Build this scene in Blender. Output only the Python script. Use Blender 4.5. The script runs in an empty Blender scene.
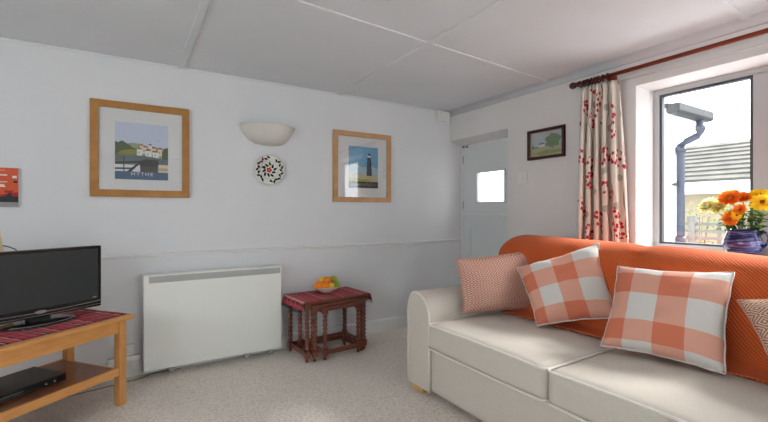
import bpy, bmesh, math, random
from mathutils import Vector, Matrix, noise
random.seed(7)
R = math.radians
LY0, LY1, LZ0, FX0, FX1 = -.9, 1.9, .8, 1.1, 2.6
SUN_E, WORLD_E, EXPO = 12.0, 3.9, 0.42
PI = math.pi
C = bpy.context.scene.collection
sc = bpy.context.scene

# ------------------------------------------------------------ materials
def lin(c):
    return tuple(((v/255)/12.92 if v/255 <= .04045 else ((v/255+.055)/1.055)**2.4) for v in c) + (1,)

def base(name, col, rough=.6, spec=.5, metal=0, coat=0):
    m = bpy.data.materials.new(name); m.use_nodes = True
    b = m.node_tree.nodes['Principled BSDF']
    b.inputs['Base Color'].default_value = lin(col)
    b.inputs['Roughness'].default_value = rough
    b.inputs['Specular IOR Level'].default_value = spec
    b.inputs['Metallic'].default_value = metal
    b.inputs['Coat Weight'].default_value = coat
    m.diffuse_color = lin(col)
    return m

class NT:
    def __init__(s, m): s.t = m.node_tree; s.n = s.t.nodes; s.l = s.t.links; s.b = s.n['Principled BSDF']
    def new(s, t, **k):
        x = s.n.new(t)
        for a, v in k.items(): setattr(x, a, v)
        return x
    def val(s, sock, v):
        if isinstance(v, bpy.types.NodeSocket): s.l.new(v, sock)
        else: sock.default_value = v
    def math(s, op, a, b=0.0, c=0.0):
        x = s.new('ShaderNodeMath', operation=op)
        s.val(x.inputs[0], a); s.val(x.inputs[1], b); s.val(x.inputs[2], c)
        return x.outputs[0]
    def mix(s, f, a, b):
        x = s.new('ShaderNodeMix', data_type='RGBA')
        s.val(x.inputs[0], f); s.val(x.inputs[6], a); s.val(x.inputs[7], b)
        return x.outputs[2]
    def coord(s, which='Object'):
        return s.new('ShaderNodeTexCoord').outputs[which]
    def mapping(s, v, scale=(1,1,1), rot=(0,0,0), loc=(0,0,0)):
        x = s.new('ShaderNodeMapping'); s.l.new(v, x.inputs[0])
        x.inputs['Scale'].default_value = scale; x.inputs['Rotation'].default_value = rot; x.inputs['Location'].default_value = loc
        return x.outputs[0]
    def noise(s, v, scale=5, detail=3, dist=0):
        x = s.new('ShaderNodeTexNoise'); s.l.new(v, x.inputs['Vector'])
        x.inputs['Scale'].default_value = scale; x.inputs['Detail'].default_value = detail; x.inputs['Distortion'].default_value = dist
        return x.outputs[0]
    def ramp(s, f, stops, interp='LINEAR'):
        x = s.new('ShaderNodeValToRGB'); s.l.new(f, x.inputs[0]); r = x.color_ramp; r.interpolation = interp
        while len(r.elements) < len(stops): r.elements.new(.5)
        for e, (p, c) in zip(r.elements, stops): e.position = p; e.color = c if len(c) == 4 else lin(c)
        return x.outputs[0]
    def xyz(s, v):
        x = s.new('ShaderNodeSeparateXYZ'); s.l.new(v, x.inputs[0]); return x.outputs
    def bump(s, h, strength=.3, dist=.01):
        x = s.new('ShaderNodeBump'); s.l.new(h, x.inputs['Height'])
        x.inputs['Strength'].default_value = strength; x.inputs['Distance'].default_value = dist
        s.l.new(x.outputs[0], s.b.inputs['Normal'])
    def col(s, c): s.l.new(c, s.b.inputs['Base Color'])

def noisy(name, c1, c2, scale, rough=.8, bump=.2, dist=.003, bscale=None, stretch=(1,1,1), spec=.3, detail=4, coat=0):
    m = base(name, c1, rough, spec, 0, coat); t = NT(m)
    v = t.mapping(t.coord(), stretch)
    t.col(t.ramp(t.noise(v, scale, detail), [(.3, c1), (.7, c2)]))
    if bump: t.bump(t.noise(v, bscale or scale, detail), bump, dist)
    return m

M = {}
M['wall'] = noisy('wall_paint', (219,221,223), (225,226,227), 2, .7, .12, .006, 9)
M['wallB'] = noisy('wall_paint_side', (220,219,217), (225,224,222), 2, .7, .12, .006, 9)
M['ceiling'] = noisy('ceiling_paint', (219,222,225), (224,227,230), 2, .8, .05, .004, 6)
M['trim'] = base('trim_paint', (226,227,226), .45)
M['door'] = base('door_paint', (214,219,219), .4)
M['upvc'] = base('upvc', (180,182,184), .3)
M['gasket'] = base('gasket', (70,76,84), .5)
M['white_metal'] = base('heater_enamel', (236,238,231), .35)
M['grey_metal'] = base('grille_grey', (178,180,176), .5)
M['dark'] = base('dark_plastic', (38,40,42), .4)
M['black_gloss'] = base('black_gloss', (16,18,20), .18)
M['screen'] = base('tv_screen', (52,58,60), .22)
M['silver'] = base('silver_trim', (170,174,176), .3, .5, .8)
M['white_plastic'] = base('white_plastic', (228,228,224), .4)
M['plate'] = base('plate_glaze', (226,226,216), .2)
M['lamp'] = noisy('lamp_plaster', (214,211,202), (220,217,209), 6, .7, .05)
M['matboard'] = base('mat_board', (222,223,222), .8)
M['sofa'] = noisy('sofa_fabric', (206,199,187), (216,209,198), 260, .95, .35, .002, 380, detail=2, spec=.15)
M['piping'] = noisy('sofa_piping', (234,229,220), (240,236,228), 200, .9, .2, .001, spec=.15)
M['orange_fruit'] = noisy('orange_peel', (240,130,25), (245,150,40), 40, .45, .2, .001, 120)
M['yellow_fruit'] = noisy('lemon_peel', (235,200,50), (240,210,80), 40, .45, .15, .001, 120)
M['green_fruit'] = noisy('apple_green', (120,170,45), (165,190,60), 9, .3, 0)
M['red_fruit'] = noisy('apple_red', (190,60,35), (215,120,50), 7, .3, 0)
M['bowl'] = base('bowl_glaze', (236,230,220), .25)
M['stem_brown'] = base('stem_brown', (80,60,35), .8)
M['red_wood'] = noisy('mahogany_pole', (104,38,20), (126,50,26), 8, .3, 0, stretch=(6,1,6))
M['ring'] = base('ring_wood', (66,26,22), .3)
M['dark_wood'] = noisy('dark_oak', (100,54,40), (126,72,54), 14, .3, .05, .001, stretch=(1,1,6), coat=.3)
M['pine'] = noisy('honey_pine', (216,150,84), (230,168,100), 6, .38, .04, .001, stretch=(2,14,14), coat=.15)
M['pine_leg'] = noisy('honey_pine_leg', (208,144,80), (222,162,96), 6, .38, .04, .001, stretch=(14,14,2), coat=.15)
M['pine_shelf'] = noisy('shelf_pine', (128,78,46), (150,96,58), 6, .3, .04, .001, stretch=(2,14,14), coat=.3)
M['pale_wood'] = noisy('pale_wood', (222,196,152), (230,206,166), 5, .6, .03, stretch=(8,8,1))
M['oak_foot'] = noisy('oak_foot', (206,160,100), (216,174,118), 12, .5, .03)
M['frame_oak'] = noisy('frame_oak', (166,116,60), (182,132,74), 5, .5, .04, .001, stretch=(3,3,3))
M['frame_oak_light'] = noisy('frame_oak_light', (188,142,98), (202,158,116), 5, .5, .04, .001, stretch=(3,3,3))
M['frame_dark'] = base('frame_dark', (48,26,24), .3)
M['frame_red'] = base('frame_red', (92,34,34), .3)
M['frame_gilt'] = base('frame_gilt', (150,120,90), .4, .5, .4)
M['render'] = noisy('white_render', (236,238,240), (242,243,244), 5, .9, .2)
M['slate'] = base('fascia_grey', (26,31,34), .6)
M['pipe'] = base('downpipe_grey', (48,54,70), .45)
M['tile'] = noisy('roof_tile', (62,62,60), (88,86,80), 3, .8, .2)
M['beige'] = noisy('beige_render', (140,130,106), (150,140,116), 3, .9, .1)
M['ground'] = noisy('gravel', (172,174,176), (192,194,196), 30, .95, .3)
M['fence'] = noisy('fence_wood', (96,94,90), (116,113,108), 12, .8, .1)
M['flower_eye'] = base('flower_eye', (120,84,20), .8)
M['ink_black'] = base('ink_black', (22,22,24), .5)
for k, c in dict(p_sky=(196,206,224), p_tree=(70,86,40), p_olive=(134,140,58), p_cream=(222,206,178), p_roof=(150,96,80), p_water=(98,110,112),
                 p_hull=(40,44,48), p_brown=(76,72,60), p_band=(70,98,128), p_white=(226,228,230), p_hill=(146,156,120), q_sky=(112,168,200), q_cloud=(168,196,206), q_shingle=(196,182,150),
                 q_green=(150,168,60), q_navy=(28,38,72), q_band=(40,38,44), q_text=(170,168,166), o_orange=(214,98,66), o_red=(170,52,50), o_blush=(226,140,110), o_grey=(150,148,152),
                 s_sky=(176,186,190), s_tree=(92,120,70), s_field=(166,168,132), s_house=(206,204,196), s_far=(110,112,92), c_black=(30,34,30), c_red=(196,34,44), c_yellow=(220,206,70), c_green=(110,140,50), c_purple=(120,50,90)).items():
    M[k] = base(k, c, .7, .2)

def thin(name, col, k=.45):
    m = bpy.data.materials.new(name); m.use_nodes = True; nt = m.node_tree; nt.nodes.clear()
    o = nt.nodes.new('ShaderNodeOutputMaterial'); mx = nt.nodes.new('ShaderNodeMixShader'); a = nt.nodes.new('ShaderNodeBsdfDiffuse'); b = nt.nodes.new('ShaderNodeBsdfTranslucent')
    a.inputs[0].default_value = lin(col); b.inputs[0].default_value = lin(col); mx.inputs[0].default_value = k
    nt.links.new(a.outputs[0], mx.inputs[1]); nt.links.new(b.outputs[0], mx.inputs[2]); nt.links.new(mx.outputs[0], o.inputs[0]); return m
for k_, c_ in dict(leaf=(92,132,56), leaf_dark=(60,96,50), leaf_lime=(186,206,100), petal_orange=(250,156,62), petal_yellow=(252,218,60), petal_cream=(240,236,178), petal_pink=(200,120,140)).items(): M[k_] = thin(k_, c_)

def glass(name, tint=(1,1,1,1), refl=1.0):
    m = bpy.data.materials.new(name); m.use_nodes = True; nt = m.node_tree; nt.nodes.clear()
    o = nt.nodes.new('ShaderNodeOutputMaterial'); mx = nt.nodes.new('ShaderNodeMixShader'); tr = nt.nodes.new('ShaderNodeBsdfTransparent')
    g = nt.nodes.new('ShaderNodeBsdfGlossy'); f = nt.nodes.new('ShaderNodeLayerWeight'); pw = nt.nodes.new('ShaderNodeMath'); pw.operation = 'POWER'; mu = nt.nodes.new('ShaderNodeMath'); mu.operation = 'MULTIPLY_ADD'
    g.inputs['Roughness'].default_value = .02; tr.inputs[0].default_value = tint; f.inputs[0].default_value = .5; pw.inputs[1].default_value = 5; mu.inputs[1].default_value = .9*refl; mu.inputs[2].default_value = .04*refl
    nt.links.new(f.outputs['Facing'], pw.inputs[0]); nt.links.new(pw.outputs[0], mu.inputs[0]); nt.links.new(mu.outputs[0], mx.inputs[0]); nt.links.new(tr.outputs[0], mx.inputs[1]); nt.links.new(g.outputs[0], mx.inputs[2]); nt.links.new(mx.outputs[0], o.inputs[0])
    return m
M['glass'] = glass('clear_glass')
M['picture_glass'] = glass('picture_glass', refl=1.7)

def m_carpet():
    m = base('carpet_loop', (190,186,180), .98, .1); t = NT(m); v = t.coord()
    vo = t.new('ShaderNodeTexVoronoi'); t.l.new(v, vo.inputs[0]); vo.inputs['Scale'].default_value = 75
    n = t.noise(v, 60, 3)
    f = t.math('ADD', t.math('MULTIPLY', vo.outputs[0], .55), t.math('MULTIPLY', n, .6))
    c = t.ramp(f, [(.3, (246,238,228)), (.8, (212,203,192))])
    big = t.noise(v, 1.2, 2)
    t.col(t.mix(t.math('MULTIPLY', big, .25), c, lin((234,225,215))))
    t.bump(t.math('MULTIPLY', vo.outputs[0], -1), .5, .004)
    return m
M['carpet'] = m_carpet()

def m_throw():
    m = base('orange_throw', (214,104,46), .9, .15); t = NT(m); uv = t.coord('UV'); x, y, z = t.xyz(uv)
    a = t.math('PINGPONG', t.math('MULTIPLY', t.math('ADD', x, y), 60), .5)
    b = t.math('PINGPONG', t.math('MULTIPLY', t.math('SUBTRACT', x, y), 60), .5)
    h = t.math('ADD', t.math('MULTIPLY', a, 1.3), t.math('MULTIPLY', b, .25))
    t.col(t.ramp(h, [(.05, (176,74,34)), (.7, (218,110,60))]))
    t.bump(h, .5, .004)
    return m
M['throw'] = m_throw(); M['throw'].node_tree.nodes['Principled BSDF'].inputs['Sheen Weight'].default_value = .08

def stripes(t, x, bands):
    out = None
    for a, b in bands:
        s = t.math('MULTIPLY', t.math('GREATER_THAN', x, a), t.math('LESS_THAN', x, b))
        out = s if out is None else t.math('ADD', out, s)
    return out

def m_check(name, ub, vb):
    m = base(name, (200,200,200), .95, .1); t = NT(m); x, y, z = t.xyz(t.coord('UV'))
    s = t.math('ADD', stripes(t, x, ub), stripes(t, y, vb))
    s = t.math('MULTIPLY', s, .5)
    c = t.ramp(s, [(0, (214,211,205)), (.3, (222,160,138)), (.8, (214,112,76))], 'CONSTANT')
    n = t.noise(t.coord('UV'), 180, 2)
    t.col(t.mix(t.math('MULTIPLY', n, .18), c, lin((236,222,212))))
    t.bump(n, .5, .002)
    return m
M['check_a'] = m_check('gingham_tilted', [(-.1,.16),(.42,.68)], [(-.1,.2),(.5,.78)])
M['check_b'] = m_check('gingham_upright', [(-.1,.2),(.46,.72)], [(.08,.3),(.62,.88)])

def m_diamond(name, n, k, dark, light, elong=1.0):
    m = base(name, dark, .95, .1); t = NT(m); x, y, z = t.xyz(t.coord('UV'))
    a = t.math('PINGPONG', t.math('MULTIPLY', x, n), .5); b = t.math('PINGPONG', t.math('MULTIPLY', y, n*elong), .5)
    s = t.math('FRACT', t.math('MULTIPLY', t.math('ADD', a, b), k))
    s = t.math('GREATER_THAN', s, .5)
    t.col(t.mix(s, lin(dark), lin(light)))
    t.bump(s, .15, .001)
    return m
M['diamond_a'] = m_diamond('woven_diamond', 9, 3, (180,116,98), (216,186,170))
M['diamond_b'] = m_diamond('hexagon_weave', 5, 5, (170,112,82), (220,198,180), 1.3)

def m_plaid(name, n=3, axis=0):
    m = base(name, (170,50,56), .95, .1); t = NT(m); s = t.xyz(t.coord('UV')); x = s[axis]; y = s[1-axis]
    f = t.math('FRACT', t.math('MULTIPLY', x, n))
    r = (188,74,84); d = (70,46,56); w = (216,196,188); p = (200,112,112)
    c = t.ramp(f, [(0, r), (.12, d), (.17, r), (.22, w), (.26, r), (.36, p), (.42, r), (.5, d), (.56, w), (.6, d), (.65, r), (.8, p), (.84, r), (.93, d), (.96, r)], 'CONSTANT')
    q = t.math('FRACT', t.math('MULTIPLY', y, 5)); c = t.mix(t.math('MULTIPLY', t.math('GREATER_THAN', q, .7), .45), c, lin(p)); c = t.mix(t.math('MULTIPLY', t.math('LESS_THAN', q, .12), .5), c, lin(d))
    g = t.math('FRACT', t.math('MULTIPLY', y, 90))
    t.col(t.mix(t.math('MULTIPLY', t.math('GREATER_THAN', g, .5), .18), c, lin((90,30,40))))
    t.bump(g, .3, .001)
    return m
M['plaid'] = m_plaid('plaid_runner', 7)
M['plaid_small'] = m_plaid('plaid_table_cloth', 4, 0)

def m_curtain():
    m = base('berry_curtain', (226,216,198), .9, .1); t = NT(m); uv = t.coord('UV')   # uv in metres of cloth
    base_c = lin((224,218,206))
    def vor(scale, loc, feat='F1'):
        vo = t.new('ShaderNodeTexVoronoi', feature=feat, voronoi_dimensions='2D')
        t.l.new(t.mapping(uv, (1,1,1), (0,0,0), loc), vo.inputs['Vector']); vo.inputs['Scale'].default_value = scale
        return vo
    st = t.new('ShaderNodeTexWave', wave_type='BANDS', bands_direction='X'); t.l.new(uv, st.inputs[0])
    st.inputs['Scale'].default_value = 2.6; st.inputs['Distortion'].default_value = 5; st.inputs['Detail'].default_value = 1; st.inputs['Detail Scale'].default_value = 1.2
    stem = t.math('GREATER_THAN', st.outputs['Fac'], .985)
    c = t.mix(t.math('MULTIPLY', stem, .7), base_c, lin((120,86,76)))
    g = vor(5.2, (3.3,1.7,0)); gm = t.math('LESS_THAN', g.outputs[0], .13)
    c = t.mix(gm, c, lin((176,170,158)))
    big = vor(4.6, (0,0,0)); near = t.math('LESS_THAN', big.outputs[0], .30)
    sm = vor(29, (.3,.2,0)); dot = t.math('LESS_THAN', sm.outputs[0], .35)
    c = t.mix(t.math('MULTIPLY', near, dot), c, lin((186,44,54)))
    t.col(c)
    t.bump(t.noise(uv, 500, 1), .2, .001)
    return m
M['curtain'] = m_curtain()

def m_jug():
    m = base('blue_glaze', (50,48,110), .12, .5); t = NT(m); v = t.mapping(t.coord(), (1,1,9))
    t.col(t.ramp(t.noise(v, 9, 3, .6), [(.35, (18,18,56)), (.5, (40,40,98)), (.6, (112,112,160)), (.68, (34,26,80))]))
    return m
M['jug'] = m_jug()

# ------------------------------------------------------------ mesh builder
class MB:
    def __init__(s): s.bm = bmesh.new(); s.uv = s.bm.loops.layers.uv.new('UVMap'); s.mats = []; s.cur = 0
    def m(s, name):
        if name not in s.mats: s.mats.append(name)
        s.cur = s.mats.index(name); return s
    def face(s, vs, smooth=False, uvs=None):
        try: f = s.bm.faces.new(vs)
        except ValueError: return None
        f.material_index = s.cur; f.smooth = smooth
        if uvs:
            for l, u in zip(f.loops, uvs): l[s.uv].uv = u
        return f
    def v(s, p): return s.bm.verts.new(p)
    def box(s, x0, x1, y0, y1, z0, z1, mat=None):
        P = [(x0,y0,z0),(x1,y0,z0),(x1,y1,z0),(x0,y1,z0),(x0,y0,z1),(x1,y0,z1),(x1,y1,z1),(x0,y1,z1)]
        V = [s.v(mat @ Vector(p) if mat else p) for p in P]
        for q in ((3,2,1,0),(4,5,6,7),(0,1,5,4),(1,2,6,5),(2,3,7,6),(3,0,4,7)): s.face([V[i] for i in q])
        return s
    def prism(s, pts, axis, a, b, smooth=False):      # polygon pts (p,q) extruded along axis from a to b
        def mk(p, q, w):
            return {'x': (w,p,q), 'y': (p,w,q), 'z': (p,q,w)}[axis]
        A = [s.v(mk(p, q, a)) for p, q in pts]; B = [s.v(mk(p, q, b)) for p, q in pts]
        n = len(pts)
        s.face(A[::-1]); s.face(B)
        for i in range(n): s.face([A[i], A[(i+1)%n], B[(i+1)%n], B[i]], smooth)
        return s
    def poly(s, pts): s.face([s.v(p) for p in pts]); return s
    def grid(s, fn, nu, nv, closeu=False, smooth=True, uvf=None, uvscale=(1,1)):
        V = [[s.v(fn(i/nu, j/nv)) for j in range(nv+1)] for i in range(nu if closeu else nu+1)]
        for i in range(nu):
            i2 = (i+1) % nu if closeu else i+1
            for j in range(nv):
                uvs = [((a/nu)*uvscale[0], (b/nv)*uvscale[1]) for a, b in ((i,j),(i+1,j),(i+1,j+1),(i,j+1))]
                s.face([V[i][j], V[i2][j], V[i2][j+1], V[i][j+1]], smooth, uvs)
        return V
    def lathe(s, prof, c=(0,0,0), n=24, mat=None, a0=0, a1=2*PI, smooth=True):   # prof [(r,z)]
        full = abs(a1-a0-2*PI) < 1e-4
        cols = []
        for i in range(n if full else n+1):
            a = a0+(a1-a0)*i/n; col = []
            for r, z in prof:
                p = Vector((r*math.cos(a), r*math.sin(a), z))
                if mat: p = mat @ p
                col.append(s.v(p+Vector(c)))
            cols.append(col)
        for i in range(n):
            A = cols[i]; B = cols[(i+1) % len(cols)]
            for j in range(len(prof)-1): s.face([A[j], B[j], B[j+1], A[j+1]], smooth)
        return s
    def tube(s, pts, r, n=8, cap=True):
        pts = [Vector(p) for p in pts]; rings = []
        for i, p in enumerate(pts):
            d = (pts[min(i+1, len(pts)-1)]-pts[max(i-1, 0)]).normalized()
            up = Vector((0,0,1)) if abs(d.z) < .9 else Vector((1,0,0))
            a = d.cross(up).normalized(); b = d.cross(a)
            rr = r[i] if isinstance(r, (list, tuple)) else r
            rings.append([s.v(p+a*rr*math.cos(2*PI*k/n)+b*rr*math.sin(2*PI*k/n)) for k in range(n)])
        for A, B in zip(rings, rings[1:]):
            for k in range(n): s.face([A[k], A[(k+1)%n], B[(k+1)%n], B[k]], True)
        if cap: s.face(rings[0][::-1]); s.face(rings[-1])
        return s
    def ball(s, c, r, sx=1, sy=1, sz=1, u=16, v=10):
        prof = [(max(r*math.sin(PI*i/v), 1e-5), -r*math.cos(PI*i/v)) for i in range(v+1)]
        s.lathe(prof, c, u, Matrix.Diagonal((sx, sy, sz, 1))); return s
    def rbox(s, c, h, r, n=8, puff=0, puff_side=0):
        tmp = {}
        def P(p):
            q = Vector((p[0]*h[0], p[1]*h[1], p[2]*h[2]))
            inn = Vector([max(-(h[i]-r), min(h[i]-r, q[i])) for i in range(3)])
            d = q-inn
            if d.length > 1e-9: q = inn+d.normalized()*r
            q.z += puff*max(0, 1-p[0]**2)*max(0, 1-p[1]**2)*(1 if p[2] > 0 else 0)
            q.x -= puff_side*(1-p[1]**2)*(1-p[2]**2)*(1 if p[0] < 0 else 0)
            return q+Vector(c)
        def vert(p):
            k = tuple(round(x, 5) for x in p)
            if k not in tmp: tmp[k] = s.v(P(p))
            return tmp[k]
        # sample density concentrated near the edges
        def t(i): x = -1+2*i/n; return math.copysign(abs(x)**.45, x) if abs(x) > 1e-9 else 0
        T = [t(i) for i in range(n+1)]
        for ax in range(3):
            for sg in (-1, 1):
                o = [k for k in range(3) if k != ax]
                for i in range(n):
                    for j in range(n):
                        q = []
                        for a, b in ((i,j),(i+1,j),(i+1,j+1),(i,j+1)):
                            p = [0,0,0]; p[ax] = sg; p[o[0]] = T[a]; p[o[1]] = T[b]; q.append(vert(p))
                        if (sg > 0) == (ax == 1): q.reverse()
                        s.face(q, True)
        return s
    def build(s, name, parent=None, bevel=0, solid=0, fix=True):
        if fix: bmesh.ops.remove_doubles(s.bm, verts=s.bm.verts, dist=1e-6); bmesh.ops.recalc_face_normals(s.bm, faces=s.bm.faces)
        me = bpy.data.meshes.new(name); s.bm.to_mesh(me); s.bm.free()
        for k in s.mats: me.materials.append(M[k])
        o = bpy.data.objects.new(name, me); C.objects.link(o)
        if parent: o.parent = parent
        if solid:
            q = o.modifiers.new('Solidify', 'SOLIDIFY'); q.thickness = solid; q.offset = 0
        if bevel:
            q = o.modifiers.new('Bevel', 'BEVEL'); q.width = bevel; q.segments = 2; q.limit_method = 'ANGLE'; q.angle_limit = R(40)
        return o
def mb(mat): return MB().m(mat)

def tag(o, label=None, cat=None, group=None, kind=None):
    for k, v in (('label', label), ('category', cat), ('group', group), ('kind', kind)):
        if v: o[k] = v
    return o
def thing(name, label, cat, loc=(0,0,0), rz=0, group=None):
    o = bpy.data.objects.new(name, None); C.objects.link(o); o.empty_display_size = .1
    o.location = loc; o.rotation_euler = (0,0,rz)
    return tag(o, label, cat, group)
def copy_tree(o, parent=None):
    c = o.copy(); C.objects.link(c); c.parent = parent
    for ch in list(o.children): copy_tree(ch, c)
    return c
def struct(name, m, parent=None, **k):
    o = m.build(name, parent, **k)
    if not parent: tag(o, kind='structure')
    return o

# ------------------------------------------------------------ room (camera stands at x=0 y=0; far wall y=3.3, window wall x=2.858)
YA, XB, H, XO = 3.3, 2.858, 2.18, 3.16
XL, YF = -2.3, -2.6
WY0, WY1, WZ0, WZ1 = .12, 1.43, .875, 1.97
DY0, DZ = 2.52, 1.86
struct('floor', mb('carpet').box(XL-.1, XO, YF-.1, YA+.1, -.1, 0))
struct('ceiling', mb('ceiling').box(XL-.1, XO, YF-.1, YA+.1, H, H+.12))
struct('wall_back', mb('wall').box(XL-.1, XO, YA, YA+.15, -.1, H+.12))
w = mb('wallB')
w.box(XB, XO, YF-.1, WY0, 0, H); w.box(XB, XO, WY0, WY1, 0, WZ0); w.box(XB, XO, WY0, WY1, WZ1, H); w.box(XB, XO, WY1, DY0, 0, H)
w.prism([(XB, H), (XB, DZ+.012), (3.01, DZ-.03), (XO, DZ-.03), (XO, H)], 'y', DY0, YA)
struct('wall_right', w, fix=False)
# walls out of the picture, with a made-up glazed door and window added to let daylight in
w = mb('wall'); w.box(XL-.15, XL, YF, LY0, 0, H); w.box(XL-.15, XL, LY0, LY1, 0, LZ0); w.box(XL-.15, XL, LY0, LY1, 2.08, H); w.box(XL-.15, XL, LY1, YA, 0, H)
struct('wall_left', w, fix=False)
w = mb('wall'); w.box(XL, FX0, YF-.15, YF, 0, H); w.box(FX0, FX1, YF-.15, YF, 2.08, H); w.box(FX1, XB, YF-.15, YF, 0, H)
struct('wall_front', w, fix=False)

# cornice beads, battens
t = mb('ceiling')
t.box(XL, XB, YA-.012, YA, H-.014, H)
struct('trim_1', t, bevel=.004)
t = mb('ceiling')
n = 8; pts = [(XB+.001, H+.001)]+[(XB-.05+.05*math.cos(a), H-.05+.05*math.sin(a)) for a in [PI/2*i/n for i in range(n+1)]]
t.prism([(p[0], p[1]) for p in pts], 'y', YF, YA, True)
struct('trim_2', t)
for i, x in enumerate((.306, 1.57, -.95)):
    struct('trim_%d' % (3+i), mb('ceiling').box(x-.019, x+.019, YF, YA, H-.009, H), bevel=.002)
def ybatten(i, y0, k):
    t = mb('ceiling'); t.prism([(XL, y0+k*XL-.017), (XB, y0+k*XB-.017), (XB, y0+k*XB+.017), (XL, y0+k*XL+.017)], 'z', H-.008, H)
    struct('trim_%d' % i, t, bevel=.002)
ybatten(6, 1.905, .07); ybatten(7, .82, .01); ybatten(8, -.4, .01)
# dado rail and skirting on the far wall
t = mb('trim'); t.prism([(YA, .797), (YA-.008, .797), (YA-.01, .812), (YA-.02, .818), (YA-.022, .83), (YA-.012, .836), (YA, .84)], 'x', XL, 3.0)
struct('trim_9', t)
t = mb('trim'); t.prism([(YA, 0), (YA-.016, 0), (YA-.016, .1), (YA-.008, .113), (YA, .114)], 'x', XL, 3.0)
struct('baseboard_back', t)
t = mb('trim'); t.prism([(XB, 0), (XB-.016, 0), (XB-.016, .1), (XB-.008, .113), (XB, .114)], 'y', YF, DY0)
struct('baseboard_right', t)

# ------------------------------------------------------------ window in the right wall
XW = 3.09
w = bpy.data.objects.new('window_1', None); C.objects.link(w); tag(w, kind='structure')
f = mb('upvc')
def ring_yz(f, y0, y1, z0, z1, b, x0, x1, bt=None):
    bt = bt or b
    f.box(x0, x1, y0, y1, z0, z0+bt); f.box(x0, x1, y0, y1, z1-bt, z1); f.box(x0, x1, y0, y0+b, z0+bt, z1-bt); f.box(x0, x1, y1-b, y1, z0+bt, z1-bt)
ring_yz(f, WY0, WY1, WZ0, WZ1, .034, XW, XW+.07)
f.box(XW, XW+.07, .745, .895, WZ0+.03, WZ1-.03)
f.build('window_frame', w, bevel=.004)
g = mb('gasket'); ring_yz(g, .895, WY1-.034, WZ0+.034, WZ1-.034, .016, XW+.012, XW+.05); ring_yz(g, WY0+.034, .745, WZ0+.034, WZ1-.034, .008, XW+.02, XW+.05)
g.build('window_gasket', w)
g = mb('glass'); g.box(XW+.03, XW+.034, .9, WY1-.038, WZ0+.038, WZ1-.038); g.build('window_pane', w)
g = mb('glass'); g.box(XW+.03, XW+.034, WY0+.038, .74, WZ0+.038, WZ1-.038); g.build('window_pane', w)
mb('trim').box(XB-.03, XW, WY0, WY1, WZ0-.02, WZ0+.002).build('window_sill', w, bevel=.004)

# ------------------------------------------------------------ stable door in the recess
d = bpy.data.objects.new('door_1', None); C.objects.link(d); tag(d, kind='structure')
XD = 3.013; ytop = 1.826
fr = mb('trim'); fr.box(XD-.004, XD+.05, 3.262, YA, 0, ytop+.004); fr.box(XD-.004, XD+.05, DY0-.1, 3.262, ytop-.022, ytop+.004)
fr.build('door_frame', d, bevel=.003)
up = mb('door')   # upper leaf with square window
y0, y1, z0, z1 = DY0-.08, 3.258, 1.110, 1.806
py0, py1, pz0, pz1 = 2.70, 3.055, 1.228, 1.526
up.box(XD, XD+.04, y0, py0, z0, z1); up.box(XD, XD+.04, py1, y1, z0, z1); up.box(XD, XD+.04, py0, py1, z0, pz0); up.box(XD, XD+.04, py0, py1, pz1, z1)
ul = up.build('upper_leaf', d)
b = mb('door'); ring_yz(b, py0-.016, py1+.016, pz0-.016, pz1+.016, .016, XD-.008, XD+.006); b.build('bead', ul, bevel=.002)
mb('glass').box(XD+.018, XD+.022, py0, py1, pz0, pz1).build('pane', ul)
lo = mb('door'); lo.box(XD, XD+.04, y0, y1, .01, 1.1098); ll = lo.build('lower_leaf', d)
b = mb('door'); ring_yz(b, y0+.1, y1-.1, .12, .98, .012, XD-.006, XD+.004); b.build('bead', ll)
mb('trim').box(XD-.022, XD, y0, y1, 1.094, 1.113).build('weather_strip', ll, bevel=.003)
for zz in (1.68, 1.2):
    hg = mb('silver'); hg.tube([(XD-.006, 3.26, zz-.04), (XD-.006, 3.26, zz+.04)], .006); hg.build('hinge', ul)
for yy in (3.25, 3.2):
    mb('dark').box(XD-.014, XD, yy-.012, yy+.012, ytop-.02, ytop-.004).build('catch', d)
# added back/left glazing beyond the picture, there for its daylight
for nm, bx in (('added_window', 'L'), ('added_door', 'F')):
    o = bpy.data.objects.new(nm, None); C.objects.link(o); tag(o, kind='structure')
    f = mb('upvc'); g = mb('glass')
    if bx == 'L':
        ring_yz(f, LY0, LY1, LZ0, 2.08, .05, XL-.1, XL-.04); ym = (LY0+LY1)/2; f.box(XL-.1, XL-.04, ym-.03, ym+.03, LZ0+.05, 2.03); g.box(XL-.075, XL-.07, LY0+.05, LY1-.05, LZ0+.05, 2.03)
    else:
        a = FX0; e = FX1; mm = (a+e)/2
        f.box(a, e, YF-.1, YF-.04, 0, .06); f.box(a, e, YF-.1, YF-.04, 2.02, 2.08); f.box(a, a+.06, YF-.1, YF-.04, .06, 2.02); f.box(e-.06, e, YF-.1, YF-.04, .06, 2.02); f.box(mm-.05, mm+.05, YF-.1, YF-.04, .06, 2.02)
        g.box(a+.06, e-.06, YF-.075, YF-.07, .06, 2.02)
    f.build('frame', o, bevel=.004); g.build('pane', o)

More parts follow.
